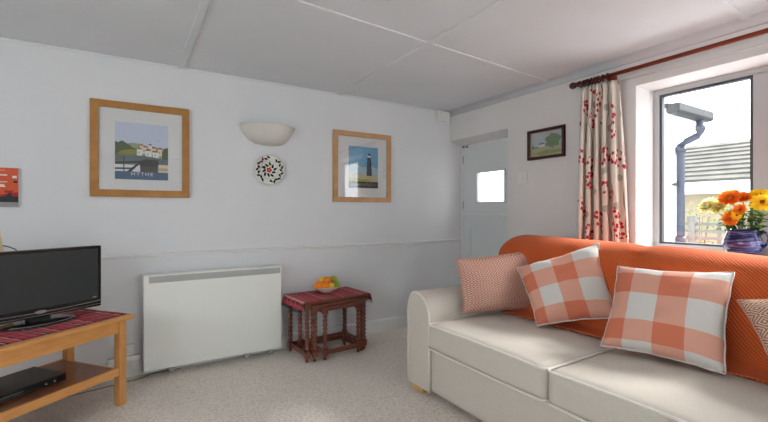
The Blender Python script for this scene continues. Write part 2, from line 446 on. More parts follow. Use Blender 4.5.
# ------------------------------------------------------------ pictures
def frame_xz(x0, x1, z0, z1, b, dep, mat, extra=None):
    """picture frame lying against the far wall (local y=0 is the wall, -y towards the room)"""
    f = mb(mat)
    for pts in ([(x0,z0),(x1,z0),(x1-b,z0+b),(x0+b,z0+b)], [(x1,z0),(x1,z1),(x1-b,z1-b),(x1-b,z0+b)], [(x1,z1),(x0,z1),(x0+b,z1-b),(x1-b,z1-b)], [(x0,z1),(x0,z0),(x0+b,z0+b),(x0+b,z1-b)]):
        f.prism(pts, 'y', -dep, 0)
    return f
class Art:
    """coloured flat shapes laid on a sheet, u right, v down, 0..1"""
    def __init__(s, x0, x1, z0, z1, y): s.a = (x0, x1, z0, z1); s.y = y; s.k = 0; s.m = MB(); 
    def P(s, u, v): x0, x1, z0, z1 = s.a; return (x0+(x1-x0)*u, s.y-s.k*.00004, z1-(z1-z0)*v)
    def poly(s, mat, pts): s.k += 1; s.m.m(mat); s.m.poly([s.P(u, v) for u, v in pts]); return s
    def rect(s, mat, u0, v0, u1, v1): return s.poly(mat, [(u0,v1),(u1,v1),(u1,v0),(u0,v0)])
def lettering(txt, x, y, z, size, mat, parent, width=None):
    cu = bpy.data.curves.new('lettering', 'FONT'); cu.body = txt; cu.size = size; cu.align_x = 'CENTER'; cu.align_y = 'CENTER'; cu.space_character = 1.25
    tmp = bpy.data.objects.new('tmp', cu); C.objects.link(tmp)
    bpy.context.view_layer.update()
    me = bpy.data.meshes.new_from_object(tmp.evaluated_get(bpy.context.evaluated_depsgraph_get()))
    bpy.data.objects.remove(tmp)
    xs = [v.co.x for v in me.vertices]; wd = max(xs)-min(xs); k = (width/wd) if width else 1; cx = (max(xs)+min(xs))/2
    for v in me.vertices: v.co = Vector((x+(v.co.x-cx)*k, y, z+v.co.y))
    me.materials.clear(); me.materials.append(M[mat])
    o = bpy.data.objects.new('lettering', me); C.objects.link(o); o.parent = parent
    return o

W, Hh = .591, .643
p1 = thing('framed_print', 'oak framed harbour town print lettered HYTHE, hanging left of the wall light', 'picture', (.0585, YA, 1.232))
frame_xz(-W/2, W/2, 0, Hh, .047, .026, 'frame_oak').build('frame', p1, bevel=.002)
mb('matboard').box(-W/2+.03, W/2-.03, -.012, -.006, .03, Hh-.03).build('mount', p1)
a = Art(-.1585, .1585, .120, .508, -.0125)
a.rect('p_sky', 0, 0, 1, 1)
a.poly('p_hill', [(.1,.46),(.12,.40),(.3,.35),(.45,.36),(.55,.40),(.75,.40),(.9,.42),(1,.44),(1,.6),(.1,.6)])
a.poly('p_tree', [(0,.6),(0,.34),(.06,.36),(.12,.32),(.2,.36),(.27,.4),(.33,.44),(.42,.46),(.42,.6)])
a.poly('p_olive', [(.02,.57),(.1,.5),(.26,.47),(.44,.46),(.44,.58)])
for i, (u, v, ww, hh) in enumerate([(.4,.46,.1,.12),(.5,.42,.09,.12),(.56,.48,.12,.12),(.66,.43,.1,.1),(.7,.5,.12,.1),(.8,.44,.09,.12),(.62,.38,.06,.06),(.46,.39,.06,.05)]):
    a.rect('p_cream' if i % 2 else 'p_white', u, v, u+ww, v+hh); a.poly('p_roof', [(u-.01,v),(u+ww+.01,v),(u+ww-.02,v-.035),(u+.02,v-.035)])
    a.rect('p_hull', u+ww*.3, v+hh*.35, u+ww*.45, v+hh*.6)
a.poly('p_tree', [(.88,.68),(.88,.48),(.92,.42),(1,.4),(1,.7)])
a.poly('p_water', [(0,.58),(.5,.57),(1,.62),(1,.87),(0,.87)])
a.rect('p_white', 0, .74, .48, .86)
a.poly('p_hull', [(.44,.68),(.55,.63),(.8,.64),(.82,.7),(.78,.78),(.46,.78)])
a.rect('p_brown', .46, .77, .79, .87)
a.poly('p_hull', [(0,.70),(.5,.66),(.5,.69),(0,.74)]); a.poly('p_hull', [(0,.8),(.34,.79),(.34,.815),(0,.83)]); a.poly('p_hull', [(.22,.86),(.42,.7),(.47,.7),(.3,.86)]); a.rect('p_hull', .15, .6, .17, .86)
a.rect('p_cream', .81, .72, 1, .87)
for i in range(5): a.rect('p_roof', .83+i*.035, .78, .845+i*.035, .83)
a.rect('p_band', 0, .86, 1, 1)
a.poly('ink_black', [(.79,.285),(.81,.28),(.83,.285),(.81,.295)])
a.m.build('print', p1, fix=False)
lettering('HYTHE', .0, -.0165, .120+.388*.095, .034, 'p_white', p1, .13)
mb('picture_glass').box(-W/2+.03, W/2-.03, -.019, -.0175, .03, Hh-.03).build('glass', p1)

W2, H2 = .6, .637
p2 = thing('framed_print', 'oak framed lighthouse print lettered DUNGENESS, hanging right of the wall light', 'picture', (1.803, YA, 1.217))
frame_xz(-W2/2, W2/2, 0, H2, .044, .026, 'frame_oak_light').build('frame', p2, bevel=.002)
mb('matboard').box(-W2/2+.03, W2/2-.03, -.012, -.006, .03, H2-.03).build('mount', p2)
a = Art(-.147, .160, .13, .508, -.0125)
a.rect('q_sky', 0, 0, 1, 1)
a.poly('q_cloud', [(0,.5),(.2,.42),(.45,.5),(.7,.46),(1,.52),(1,.72),(0,.72)])
a.poly('q_shingle', [(0,.68),(.3,.66),(.6,.68),(1,.66),(1,.86),(0,.86)])
a.poly('p_hill', [(.1,.68),(.28,.655),(.44,.68)])
a.poly('q_green', [(0,.78),(.2,.75),(.4,.78),(.55,.86),(0,.86)])
a.poly('q_green', [(.4,.8),(.6,.78),(.75,.83),(.5,.85)])
a.poly('q_navy', [(.60,.70),(.635,.22),(.745,.22),(.79,.70)])
a.poly('p_white', [(.633,.25),(.635,.205),(.745,.205),(.747,.25)]); a.rect('q_navy', .655, .165, .725, .21); a.poly('q_navy', [(.65,.17),(.69,.135),(.73,.17)])
for v in (.3,.37,.44,.51,.58): a.rect('p_band', .68, v, .7, v+.02)
a.rect('q_band', 0, .85, 1, 1)
a.m.build('print', p2, fix=False)
lettering('DUNGENESS', .0065, -.0160, .13+.378*.075, .036, 'q_text', p2, .262)
mb('picture_glass').box(-W2/2+.03, W2/2-.03, -.019, -.0175, .03, H2-.03).build('glass', p2)

# unframed orange canvas at the left edge
p3 = thing('canvas_picture', 'small unframed orange canvas with black skyline, on the wall above the television', 'picture', (-.79, YA, 1.16))
mb('p_white').box(-.2, .2, -.018, 0, 0, .235).build('canvas', p3)
a = Art(-.2, .2, 0, .235, -.0185)
a.rect('o_orange', 0, 0, 1, 1)
for (u, v, ww, hh, mm) in [(.55,.05,.3,.03,'o_blush'),(.3,.12,.2,.03,'o_blush'),(.75,.17,.12,.03,'p_white'),(.62,.35,.25,.02,'p_white'),(.7,.42,.14,.05,'p_cream'),(.55,.47,.3,.02,'p_white'),(.93,.2,.05,.06,'p_white'),(.94,.33,.05,.05,'p_hull'),(.3,.5,.2,.03,'o_blush'),(.1,.3,.25,.04,'o_blush'),(.9,.66,.06,.12,'p_white'),(.84,.58,.1,.06,'o_red')]: a.rect(mm, u, v, u+ww, v+hh)
a.poly('o_red', [(0,.62),(.4,.6),(.8,.68),(1,.62),(1,.8),(0,.8)])
a.poly('ink_black', [(0,.78),(.2,.74),(.4,.78),(.7,.8),(.86,.7),(.9,.62),(.94,.74),(1,.72),(1,.88),(0,.86)])
a.poly('o_grey', [(0,.86),(1,.88),(1,1),(0,1)])
a.poly('ink_black', [(.5,.93),(.62,.9),(.76,.93),(.62,.95)])
a.m.build('print', p3, fix=False)

# small landscape on the window wall (local frame rotated so -y faces the room)
p4 = thing('framed_painting', 'small dark framed country landscape beside the window curtain', 'picture', (XB, 2.12, 1.56), R(-90))
W4, H4 = .345, .245
frame_xz(-W4/2, W4/2, 0, H4, .022, .022, 'frame_dark').build('frame', p4, bevel=.003)
frame_xz(-W4/2-.0, W4/2+.0, 0, H4, .007, .024, 'frame_red').build('frame_edge', p4)
frame_xz(-W4/2+.02, W4/2-.02, .02, H4-.02, .006, .016, 'frame_gilt').build('slip', p4)
a = Art(-W4/2+.022, W4/2-.022, .022, H4-.022, -.008)
a.rect('s_sky', 0, 0, 1, 1)
a.poly('s_field', [(0,.62),(.3,.6),(.6,.6),(1,.56),(1,1),(0,1)])
a.poly('s_far', [(.05,.62),(.06,.5),(.1,.52),(.12,.6),(.3,.6),(.3,.64),(.05,.66)])
a.rect('s_house', .28, .5, .46, .62); a.poly('s_far', [(.26,.52),(.48,.5),(.42,.44),(.3,.45)])
pts = [(.72+.22*math.cos(q)*(1+.15*math.sin(5*q)), .4-.27*math.sin(q)*(1+.12*math.cos(7*q))) for q in [2*PI*i/28 for i in range(28)]]
a.poly('s_tree', pts); a.poly('s_tree', [(.48,.6),(.5,.5),(.58,.46),(.66,.6)]); a.rect('s_far', .7, .6, .73, .72)
a.poly('p_olive', [(.1,.85),(.5,.76),(.95,.8),(1,.9),(.3,.95)])
a.m.build('print', p4, fix=False)
mb('picture_glass').box(-W4/2+.02, W4/2-.02, -.013, -.012, .02, H4-.02).build('glass', p4)

# ------------------------------------------------------------ wall light and plate
wl = thing('wall_light', 'cream half-bowl plaster uplighter above the painted plate', 'lamp', (.93, YA, 1.668))
prof = [(.075,.0),(.10,.004),(.135,.022),(.165,.052),(.19,.09),(.208,.135),(.213,.14),(.206,.142),(.2,.135),(.18,.09),(.155,.056),(.12,.028),(.08,.014),(.001,.012)]
s_ = mb('lamp').lathe(prof, (0,0,0), 40, Matrix.Diagonal((1.04,.95,1,1)), PI, 2*PI); s_.build('shade', wl)
mb('lamp').lathe([(.001,-.006),(.05,-.004),(.08,.004),(.084,.012),(.001,.013)], (.01,-.001,0), 30, None, PI, 2*PI).build('bottom_cap', wl)
mb('white_metal').box(-.05, .05, -.02, 0, .03, .1).build('bracket', wl)
bl = mb('white_plastic'); bl.ball((0,-.07,.1), .028, 1, 1, 1.2); bl.build('bulb', wl)

pl = thing('decorative_plate', 'white plate painted with black leaves and a red flower, hung under the wall light', 'plate', (.942, YA, 1.467))
Mr = Matrix.Rotation(R(90), 4, 'X')
pm = MB().m('plate'); pm.lathe([(.001,.006),(.06,.006),(.068,.008),(.08,.018),(.123,.026),(.126,.024),(.124,.02),(.08,.008),(.06,.0),(.001,.0)], (0,0,0), 48, Mr)
def leaf2d(mat, cx, cz, ang, L, wd, yb):
    pm.m(mat); pts = []
    for i in range(12):
        q = 2*PI*i/12; u = math.cos(q)*L/2; v = math.sin(q)*wd/2*(1-.3*math.cos(q))
        pts.append((cx+u*math.cos(ang)-v*math.sin(ang), yb, cz+u*math.sin(ang)+v*math.cos(ang)))
    pm.poly(pts)
for i in range(5): q = 2*PI*i/5; leaf2d('c_red', .013*math.cos(q), .013*math.sin(q), q, .024, .018, -.0068)
leaf2d('c_yellow', 0, 0, 0, .01, .01, -.0074)
leaf2d('c_purple', -.042, .018, 2.6, .03, .02, -.0068); leaf2d('c_yellow', .004, .05, 1.4, .028, .022, -.0066); leaf2d('c_green', .012, .044, .8, .02, .012, -.0072)
for i in range(10):
    q = 2*PI*i/10+.2; r = .042 if i % 2 else .05; leaf2d('c_black', r*math.cos(q), r*math.sin(q), q+.5, .036, .018, -.007)
for i in range(26):
    q = 2*PI*i/26
    if i % 13 in (5, 6): continue
    r = .092+.010*(i % 2); yb = -(.0275 if i % 2 else .0265)
    leaf2d('c_purple' if i in (9, 10) else 'c_black', r*math.cos(q), r*math.sin(q), q+(.9 if i % 3 else -.6), .03, .016, yb)
for r0 in (.071, .118):
    pm.m('s_far')
    prev = None
    V1 = [pm.v((r0*math.cos(2*PI*i/48), -.0275 if r0 > .1 else -.0128, r0*math.sin(2*PI*i/48))) for i in range(48)]
    V2 = [pm.v(((r0+.0015)*math.cos(2*PI*i/48), -.0277 if r0 > .1 else -.0135, (r0+.0015)*math.sin(2*PI*i/48))) for i in range(48)]
    for i in range(48): pm.face([V1[i], V1[(i+1)%48], V2[(i+1)%48], V2[i]])
pm.build('plate_body', pl)

# small things fixed to walls
tag(mb('white_plastic').box(2.66, 2.83, YA-.035, YA, 2.066, 2.166).build('junction_box', bevel=.004), 'small white box high in the far corner under the ceiling', 'box')
sw = thing('light_switch', 'white light switch plate below the small landscape painting', 'switch', (XB, 2.353, 1.42), R(-90))
mb('white_plastic').box(-.052, .052, -.009, 0, -.048, .048).build('plate', sw, bevel=.003)
mb('white_plastic').box(-.008, .008, -.014, -.009, -.014, .014).build('rocker', sw, bevel=.002)
so = thing('power_socket', 'white double power socket low on the wall behind the television bench', 'socket', (-.03, YA, .17))
mb('white_plastic').box(-.073, .04, -.03, 0, -.02, .055).build('plate', so, bevel=.003)
mb('white_plastic').box(-.05, -.015, -.038, -.03, 0, .03).build('plug', so, bevel=.003); 
mb('white_plastic').box(.0, .025, -.038, -.03, 0, .03).build('plug', so, bevel=.003)
tag(mb('white_plastic').box(-.14, .045, YA-.045, YA-.016, .115, .15).build('cable_trunking', bevel=.004), 'short white cable trunking on the skirting left of the heater', 'trunking')
cb = mb('white_plastic').tube([(-.03, YA-.035, .15), (.0, YA-.05, .08), (.02, YA-.06, .04), (.06, YA-.06, .03), (.16, YA-.05, .02), (.3, YA-.05, .02)], .004, 6)
tag(cb.build('power_cable'), 'white cable running from the socket to behind the heater', 'cable')

# ------------------------------------------------------------ heater
ht = thing('panel_heater', 'large white panel heater with grey top grille standing along the far wall', 'heater', (.535, 3.20, 0))
x = .472
c_ = mb('white_metal'); c_.box(-x, x, -.024, .07, .05, .70); c_.build('casing', ht, bevel=.006)
mb('grey_metal').box(-x+.03, x+.012, .012, .085, .075, .66).build('back_plate', ht, bevel=.003)
gr = mb('grey_metal'); gr.box(-x+.032, x-.012, -.0262, -.02, .645, .69)
for i in range(60):
    xx = -x+.04+i*(2*x-.06)/59; gr.box(xx-.002, xx+.002, -.028, -.026, .65, .685)
gr.build('grille', ht)
for xx in (-.30, .22, .4):
    ft = mb('grey_metal'); ft.box(xx-.02, xx+.02, .02, .06, .015, .05); ft.tube([(xx-.014, .035, .012), (xx+.014, .035, .012)], .012, 12); ft.build('foot', ht)

# ------------------------------------------------------------ nest of tables
def turned(mt, x, y, z0, z1, r):
    prof = [(.001, z0)]; n = max(4, int((z1-z0)/.030)); per = (z1-z0)/n
    for i in range(n):
        for k in range(6):
            a = k/6; prof.append((r*(.55+.45*math.sin(PI*a)), z0+(i+a)*per))
    prof += [(r*.55, z1), (.001, z1)]
    mt.lathe(prof, (x, y, 0), 12)
def nest(name, label, w, dp, h, loc, rz, front, group):
    t = thing(name, label, 'table', loc, rz, group)
    tp = mb('dark_wood').box(-w/2-.018, w/2+.018, -dp/2-.018, dp/2+.004, h-.014, h); tp.build('tabletop', t, bevel=.004)
    ap = mb('dark_wood'); ap.box(-w/2, -w/2+.014, -dp/2+.02, dp/2-.02, h-.05, h-.014); ap.box(w/2-.014, w/2, -dp/2+.02, dp/2-.02, h-.05, h-.014); ap.box(-w/2+.01, w/2-.01, dp/2-.016, dp/2-.004, h-.05, h-.014)
    ap.box(-w/2+.01, w/2-.01, -dp/2+.004, -dp/2+.018, h-.034, h-.014)
    ap.build('apron', t, bevel=.002)
    b = .0185
    for sx in (-1, 1):
        for sy in (-1, 1):
            X = sx*(w/2-b); Y = sy*(dp/2-b); lg = mb('dark_wood')
            lg.box(X-b, X+b, Y-b, Y+b, h-.055, h-.014); lg.box(X-b, X+b, Y-b, Y+b, .035, .085)
            turned(lg, X, Y, .085, h-.055, .0188); lg.lathe([(.001, 0), (.008, 0), (.014, .012), (.012, .03), (.009, .036), (.001, .036)], (X, Y, 0), 12)
            lg.build('leg', t)
    for sx in (-1, 1):
        mb('dark_wood').box(sx*(w/2-b)-.006, sx*(w/2-b)+.006, -dp/2+.02, dp/2-.02, .04, .075).build('stretcher', t)
    yy = -dp/2+b if front else dp/2-b
    mb('dark_wood').box(-w/2+.02, w/2-.02, yy-.006, yy+.006, .04, .075).build('stretcher', t)
    return t
RZ = R(4.5); tc = Vector((1.352, 3.068, 0)); rot = Matrix.Rotation(RZ, 4, 'Z')
def tl(x, y, z=0): return tuple(tc+rot @ Vector((x, y, z)))
nest('side_table', 'largest of three nested dark turned-leg tables, under the red cloth', .545, .345, .457, tl(0, 0), RZ, False, 'nest of three side tables')
nest('side_table', 'middle-sized dark table of the nest, tucked under the largest', .455, .30, .432, tl(.012, -.04), RZ, False, 'nest of three side tables')
nest('side_table', 'smallest dark table of the nest, innermost with a front stretcher', .335, .25, .408, tl(.03, -.078), RZ, True, 'nest of three side tables')
cl = MB().m('plaid_small')
CW, CD = .67, .375
def clf(u, v):
    x = (u-.5)*CW; y = (v-.5)*CD-.004; z = .4605
    e = .294
    if abs(x) > e:
        o = abs(x)-e; x = math.copysign(e+o*.45, x); z -= o*1.5
    z += .0015*noise.noise(Vector((u*9, v*7, 1)))+(.004*noise.noise(Vector((u*3, v*14, 4))) if abs(x) > e else 0)
    return (x, y+.006*noise.noise(Vector((u*5, v*3, 2))), z+.001)
cl.grid(clf, 60, 24)
cl.m('ink_black')
for i in range(30):
    v = (i+.5)/30
    for u, sg in ((0, -1), (1, 1)):
        p = Vector(clf(u, v)); cl.tube([p, p+Vector((sg*.004, 0, -.01)), p+Vector((sg*.003, .002*math.sin(i*5), -.022))], .0012, 4)
tcl = cl.build('table_cloth', None, solid=.0015); tcl.location = tc; tcl.rotation_euler = (0,0,RZ)
tag(tcl, 'red plaid fringed cloth covering the nested side tables', 'cloth')

BX, BY, BZ = 1.365, 3.115, .4635
bo = mb('bowl').lathe([(.001,0),(.04,0),(.045,.004),(.05,.008),(.09,.03),(.12,.052),(.122,.054),(.118,.055),(.088,.036),(.05,.016),(.001,.012)], (0,0,0), 40)
bo = bo.build('fruit_bowl'); bo.location = (BX, BY, BZ); tag(bo, 'shallow off-white bowl holding fruit on the red table cloth', 'bowl')
fruits = [('orange','orange_fruit',(-.075,-.015,.062),.039,(1,1,.95),'orange at the left rim of the fruit bowl','fruit'),
 ('orange','orange_fruit',(-.035,-.055,.062),.036,(1,1,.95),'orange at the front left of the fruit bowl','fruit'),
 ('orange','orange_fruit',(.0,-.005,.098),.034,(1,1,.95),'orange lying on top of the pile in the fruit bowl','fruit'),
 ('lemon','yellow_fruit',(.012,-.06,.06),.026,(1.25,1,1),'yellow lemon at the front of the fruit bowl','fruit'),
 ('lemon','yellow_fruit',(-.045,.005,.108),.022,(1.3,1,1),'yellow lemon on top left of the fruit pile','fruit'),
 ('lemon','yellow_fruit',(.04,.045,.096),.024,(1.2,1,1),'yellow lemon behind the green apples in the bowl','fruit'),
 ('apple','green_fruit',(.075,-.03,.064),.034,(1,1,.92),'green apple at the right rim of the fruit bowl','fruit'),
 ('apple','green_fruit',(.062,.0,.104),.031,(1,1,.92),'green apple on top right of the fruit pile','fruit'),
 ('apple','red_fruit',(-.01,.055,.06),.033,(1,1,.92),'reddish apple at the back of the fruit bowl','fruit'),
 ('apple','red_fruit',(.036,-.045,.092),.019,(1,1,.95),'small reddish fruit above the front lemon','fruit')]
for nm, mt, p, r, sca, lb, cat in fruits:
    e = thing(nm, lb, cat, (BX+p[0], BY+p[1], BZ+p[2]), random.random()*.6, 'fruit in the bowl')
    prof = [(max(r*math.sin(PI*i/14), 1e-4), -r*math.cos(PI*i/14)*(1-(.18 if nm == 'apple' else 0)*math.exp(-((i-14)/1.6)**2))) for i in range(15)]
    if nm == 'lemon': prof = [(max(r*math.sin(PI*i/14)**1.2, 1e-4), -r*1.2*math.cos(PI*i/14)) for i in range(15)]
    f = mb(mt).lathe(prof, (0,0,0), 20, (Matrix.Rotation(R(80), 4, 'Y') if nm == 'lemon' else Matrix.Diagonal((*sca, 1)))); f.build('fruit_body', e)
    if nm != 'lemon': mb('stem_brown').tube([(0,0,r*.72), (.002,0,r*1.02)], .0018, 5).build('stem', e)

# ------------------------------------------------------------ television bench
ang = math.atan2(.632, .775)
bt = thing('television_bench', 'honey pine television bench with a lower shelf, angled across the left corner', 'bench', (-.06, 2.846, 0), ang)
# local: x<0 runs along the bench, y>0 to the wall; origin at the centre of the front right leg
L, D = 1.12, .44
def bench_part(nm, mat, *bx, bev=.003): return mb(mat).box(*bx).build(nm, bt, bevel=bev)
bench_part('tabletop', 'pine', -L-.06, .062, -.045, D+.045, .497, .52, bev=.006)
bench_part('apron', 'pine', -L, -.0, -.012, .008, .425, .497); bench_part('apron', 'pine', -L, 0, D-.008, D+.012, .425, .497)
bench_part('apron', 'pine', -.008, .012, 0, D, .425, .497); bench_part('apron', 'pine', -L-.012, -L+.008, 0, D, .425, .497)
for xx in (0, -L):
    for yy in (0, D): bench_part('leg', 'pine_leg', xx-.022, xx+.022, yy-.022, yy+.022, 0, .497)
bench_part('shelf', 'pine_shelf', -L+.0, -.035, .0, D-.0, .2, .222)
bench_part('shelf_rail', 'pine', -L+.02, -.02, -.016, .002, .178, .224); bench_part('shelf_rail', 'pine', -L+.02, -.02, D-.002, D+.014, .178, .224)
bench_part('shelf_rail', 'pine', -.03, .008, .02, D-.02, .178, .206)
Bm = bt.matrix_basis.copy()
Bm = Matrix.Translation((-.06, 2.846, 0)) @ Matrix.Rotation(ang, 4, 'Z')
def bl_(x, y, z): return Bm @ Vector((x, y, z))
ru = MB().m('plaid')
def ruf(u, v):
    x = .045-(L+.05)*u; y = .0+(D-.06)*v-.012*math.sin(u*9)*.5; return (x, y, .5215+.0012*noise.noise(Vector((u*30, v*8, 0)))+.001)
ru.grid(ruf, 70, 14)
ro = ru.build('table_runner', None, solid=.002); ro.location = (-.06, 2.846, 0); ro.rotation_euler = (0,0,ang)
tag(ro, 'long red plaid woven runner lying on the television bench', 'cloth')

# television
ta = math.atan2(.523, .852)
tv = thing('television', 'black flat-screen television on the pine bench', 'television', (-.433, 2.875, .524), ta)
w = .309
bd = mb('black_gloss'); bd.box(-w, w, -.018, .03, .035, .402); bd.build('bezel', tv, bevel=.006)
mb('dark').rbox((0,.04,.22), (.22,.03,.14), .02, 6).build('rear_housing', tv)
mb('screen').box(-w+.022, w-.022, -.0195, -.017, .085, .385).build('screen', tv)
tr = mb('silver')
def trim_strip(zf, th):
    V = []
    for i in range(25):
        xx = -w+.002+(2*w-.004)*i/24; z = zf(xx/w); V.append((xx, z))
    for (x0, z0), (x1, z1) in zip(V, V[1:]): tr.box(x0, x1, -.0205, -.017, min(z0, z1), min(z0, z1)+th)
trim_strip(lambda q: .070-.010*(1-q*q), .0035); trim_strip(lambda q: .050-.006*(1-q*q), .002)
tr.build('trim_strip', tv)
lgp = mb('silver'); lgp.prism([(.028*math.cos(2*PI*i/20), .064+.009*math.sin(2*PI*i/20)) for i in range(20)], 'y', -.0225, -.019); lgp.build('badge', tv)
mb('silver').box(w-.05, w-.03, -.0205, -.019, .093, .097).build('indicator', tv)
st = mb('black_gloss'); st.box(-.05, .05, -.01, .03, .008, .06)
st.lathe([(.001,0),(.17,0),(.175,.004),(.168,.011),(.06,.016),(.001,.018)], (0,0,0), 48, Matrix.Diagonal((1,.62,1,1))); st.build('stand', tv)
bs = mb('silver'); bs.prism([(.174*math.cos(a_)*k, .108*math.sin(a_)*k) for k, rng in ((1.0, range(0, 21)), (.9, range(20, -1, -1))) for a_ in [R(-150+120*i/20) for i in rng]], 'z', .0105, .0125); bs.build('stand_trim', tv)

# set-top box on the shelf
bxp = bl_(-.24-.2, .22, .2225)
sb = thing('disc_player', 'black flat disc player on the lower shelf of the bench', 'player', bxp, ang)
mb('dark').box(-.2, .2, -.13, .13, .006, .045).build('casing', sb, bevel=.004)
mb('black_gloss').box(-.195, .195, -.133, -.129, .009, .042).build('front_panel', sb)
mb('silver').box(-.12, .0, -.1345, -.132, .026, .028).build('disc_tray', sb)
for xx in (.1, .14): mb('silver').tube([(xx, -.133, .022), (xx, -.137, .022)], .005, 10).build('button', sb)
for xx in (-.17, .17):
    for yy in (-.1, .1): mb('dark').lathe([(.001,0),(.012,0),(.012,.007),(.001,.007)], (xx, yy, 0), 12).build('foot', sb)
def cable(name, label, pts, r=.003, mat='dark'):
    P = [Vector(p) for p in pts]; out = []
    for i in range(len(P)-1):
        p0 = P[max(i-1, 0)]; p1 = P[i]; p2 = P[i+1]; p3 = P[min(i+2, len(P)-1)]
        for k in range(8):
            q = k/8; out.append(.5*((2*p1)+(p2-p0)*q+(2*p0-5*p1+4*p2-p3)*q*q+(3*p1-p0-3*p2+p3)*q**3))
    out.append(P[-1]); return tag(mb(mat).tube(out, r, 6).build(name), label, 'cable')
cable('cable', 'thin black cable looping on the carpet under the pine bench', [bl_(-.8,.5,.2), bl_(-.62,.52,.08), bl_(-.5,.42,.004), bl_(-.36,.2,.004), bl_(-.28,.05,.004), bl_(-.36,.0,.004), bl_(-.42,.08,.004), bl_(-.5,.25,.004)])
cable('cable', 'black cable trailing along the skirting towards the heater', [bl_(-.3,.5,.01), bl_(-.1,.42,.005), (.02,3.2,.005), (.12,3.262,.004), (.3,3.262,.004)], .0022)
cable('cable', 'black cable curving up behind the top of the television', [(-.53,3.0,.54), (-.53,2.98,.75), (-.535,2.96,.90), (-.56,2.95,.935), (-.60,2.95,.95)], .003)
cable('cable', 'black cable dropping behind the disc player on the shelf', [bl_(-.5,.45,.26), bl_(-.52,.5,.32), bl_(-.58,.47,.42), bl_(-.62,.5,.5)], .003)

# pale wooden post on the bench behind the television
wp = MB().m('pale_wood')
for i in range(1): pass
wp.prism([(-.034,0),(.034,0),(.012,.26),(-.028,.60),(-.058,.60),(-.03,.26)], 'y', -.012, .012)
wpo = wp.build('wooden_post', bevel=.004); wpo.location = (-.585, 2.925, .522); wpo.rotation_euler = (0,0,ta)
tag(wpo, 'pale leaning wooden post standing behind the left half of the television', 'post')

# ------------------------------------------------------------ sofa
SX0, SX1, SY0, SY1 = 1.52, 2.5, .08, 2.165
sf = thing('sofa', 'cream fabric two-cushion sofa standing under the window', 'sofa', (0,0,0))
AI = 1.937; AW = SY1-AI
ba = mb('sofa'); ba.rbox(((SX0+SX1)/2+.008, (SY0+SY1)/2, .172), ((SX1-SX0)/2-.008, (SY1-SY0)/2-.02, .132), .02, 8); ba.build('base', sf)
def arm_prof():
    pts = [(0,.04),(0,.5)]
    n = 16
    for i in range(n+1):    # rolled top from the outer side to the inner
        a_ = PI-PI*i/n; 
        y = .085+.085*math.cos(a_) if a_ > PI/2 else .085+.14*math.cos(a_)
        z = (.5+.128*math.sin(a_)) if a_ > PI/2 else (.49+.138*math.sin(a_)); pts.append((y, z))
    pts += [(.228,.36),(.228,.04)]
    return pts
for side in (0, 1):
    pr = arm_prof()
    yy = (lambda y: SY1-y) if side == 0 else (lambda y: SY0+y)
    a = mb('sofa'); Q = [(yy(y), z) for y, z in pr]
    # soft fronted arm: rings along x with a small rounding at the front
    xs = [SX0+.000, SX0+.003, SX0+.012]+[SX0+.012+(SX1-SX0-.05)*k/10 for k in range(1, 11)]+[SX1]
    ins = [.010, .003, 0]+[0]*10+[.004]
    cy = sum(q[0] for q in Q)/len(Q); rings = []
    for x_, i_ in zip(xs, ins):
        rings.append([a.v((x_, q[0]+(cy-q[0])*i_*5, q[1]-(i_*.8 if q[1] > .3 else 0))) for q in Q])
    for A, B in zip(rings, rings[1:]):
        for k in range(len(Q)): a.face([A[k], A[(k+1)%len(Q)], B[(k+1)%len(Q)], B[k]], True)
    a.face(rings[0]); a.face(rings[-1][::-1])
    ao = a.build('arm', sf)
    pp = mb('piping'); pp.tube([(SX0-.001, q[0]+(cy-q[0])*.03, q[1]-(.003 if q[1] > .3 else 0)) for q in Q], .006, 6); pp.build('piping', ao)
for i, (ya, yb) in enumerate(((1.121, AI+.004), (SY0+.224, 1.117))):
    c = mb('sofa'); cy = (ya+yb)/2; hx = (2.16-1.5)/2
    c.rbox((1.5+hx, cy, .385), (hx, (yb-ya)/2, .077), .032, 14, .024, .012)
    co = c.build('seat_cushion', sf)
    for zz in (.455, .318):
        lp = []
        r = .03; x0, x1 = 1.5, 2.16
        for (cx_, cy_, a0) in ((x0+r, ya+r, PI), (x1-r, ya+r, 1.5*PI), (x1-r, yb-r, 0), (x0+r, yb-r, .5*PI)):
            for k in range(5): a_ = a0+PI/2*k/4; lp.append((cx_+r*math.cos(a_), cy_+r*math.sin(a_), zz))
        # follow the bulge of the front
        lp2 = []
        for k in range(len(lp)):
            p = Vector(lp[k]); q = Vector(lp[(k+1) % len(lp)]); m_ = 12 if (p-q).length > .2 else 1
            for j in range(m_):
                z = p.lerp(q, j/m_); yn = (z.y-cy)/((yb-ya)/2)
                if z.x < 1.6: z.x -= .012*max(0, 1-yn*yn)*.45
                z.z += .008*(1-yn*yn) if zz > .4 else 0
                lp2.append(z)
        lp2.append(lp2[0]); pp = mb('piping'); pp.tube(lp2, .0058, 6, False); pp.build('piping', co)
bk = mb('sofa'); bk.rbox((2.36, 1.07, .48), (.135, .955, .38), .1, 8); bk.build('backrest', sf)
for i, (ya, yb) in enumerate(((1.125, 2.0), (.18, 1.115))):
    c = mb('sofa'); c.rbox((2.315, (ya+yb)/2, .67), (.115, (yb-ya)/2, .20), .09, 10); c.build('back_cushion', sf)
for xx in (1.56, 2.44):
    for yy_ in (SY0+.06, SY1-.085):
        ft = mb('oak_foot'); q = .028; ft.prism([(xx-q, yy_-.055), (xx+q, yy_-.055), (xx+q, yy_+.055), (xx-q, yy_+.055)], 'z', 0, .05); ft.build('foot', sf, bevel=.003)

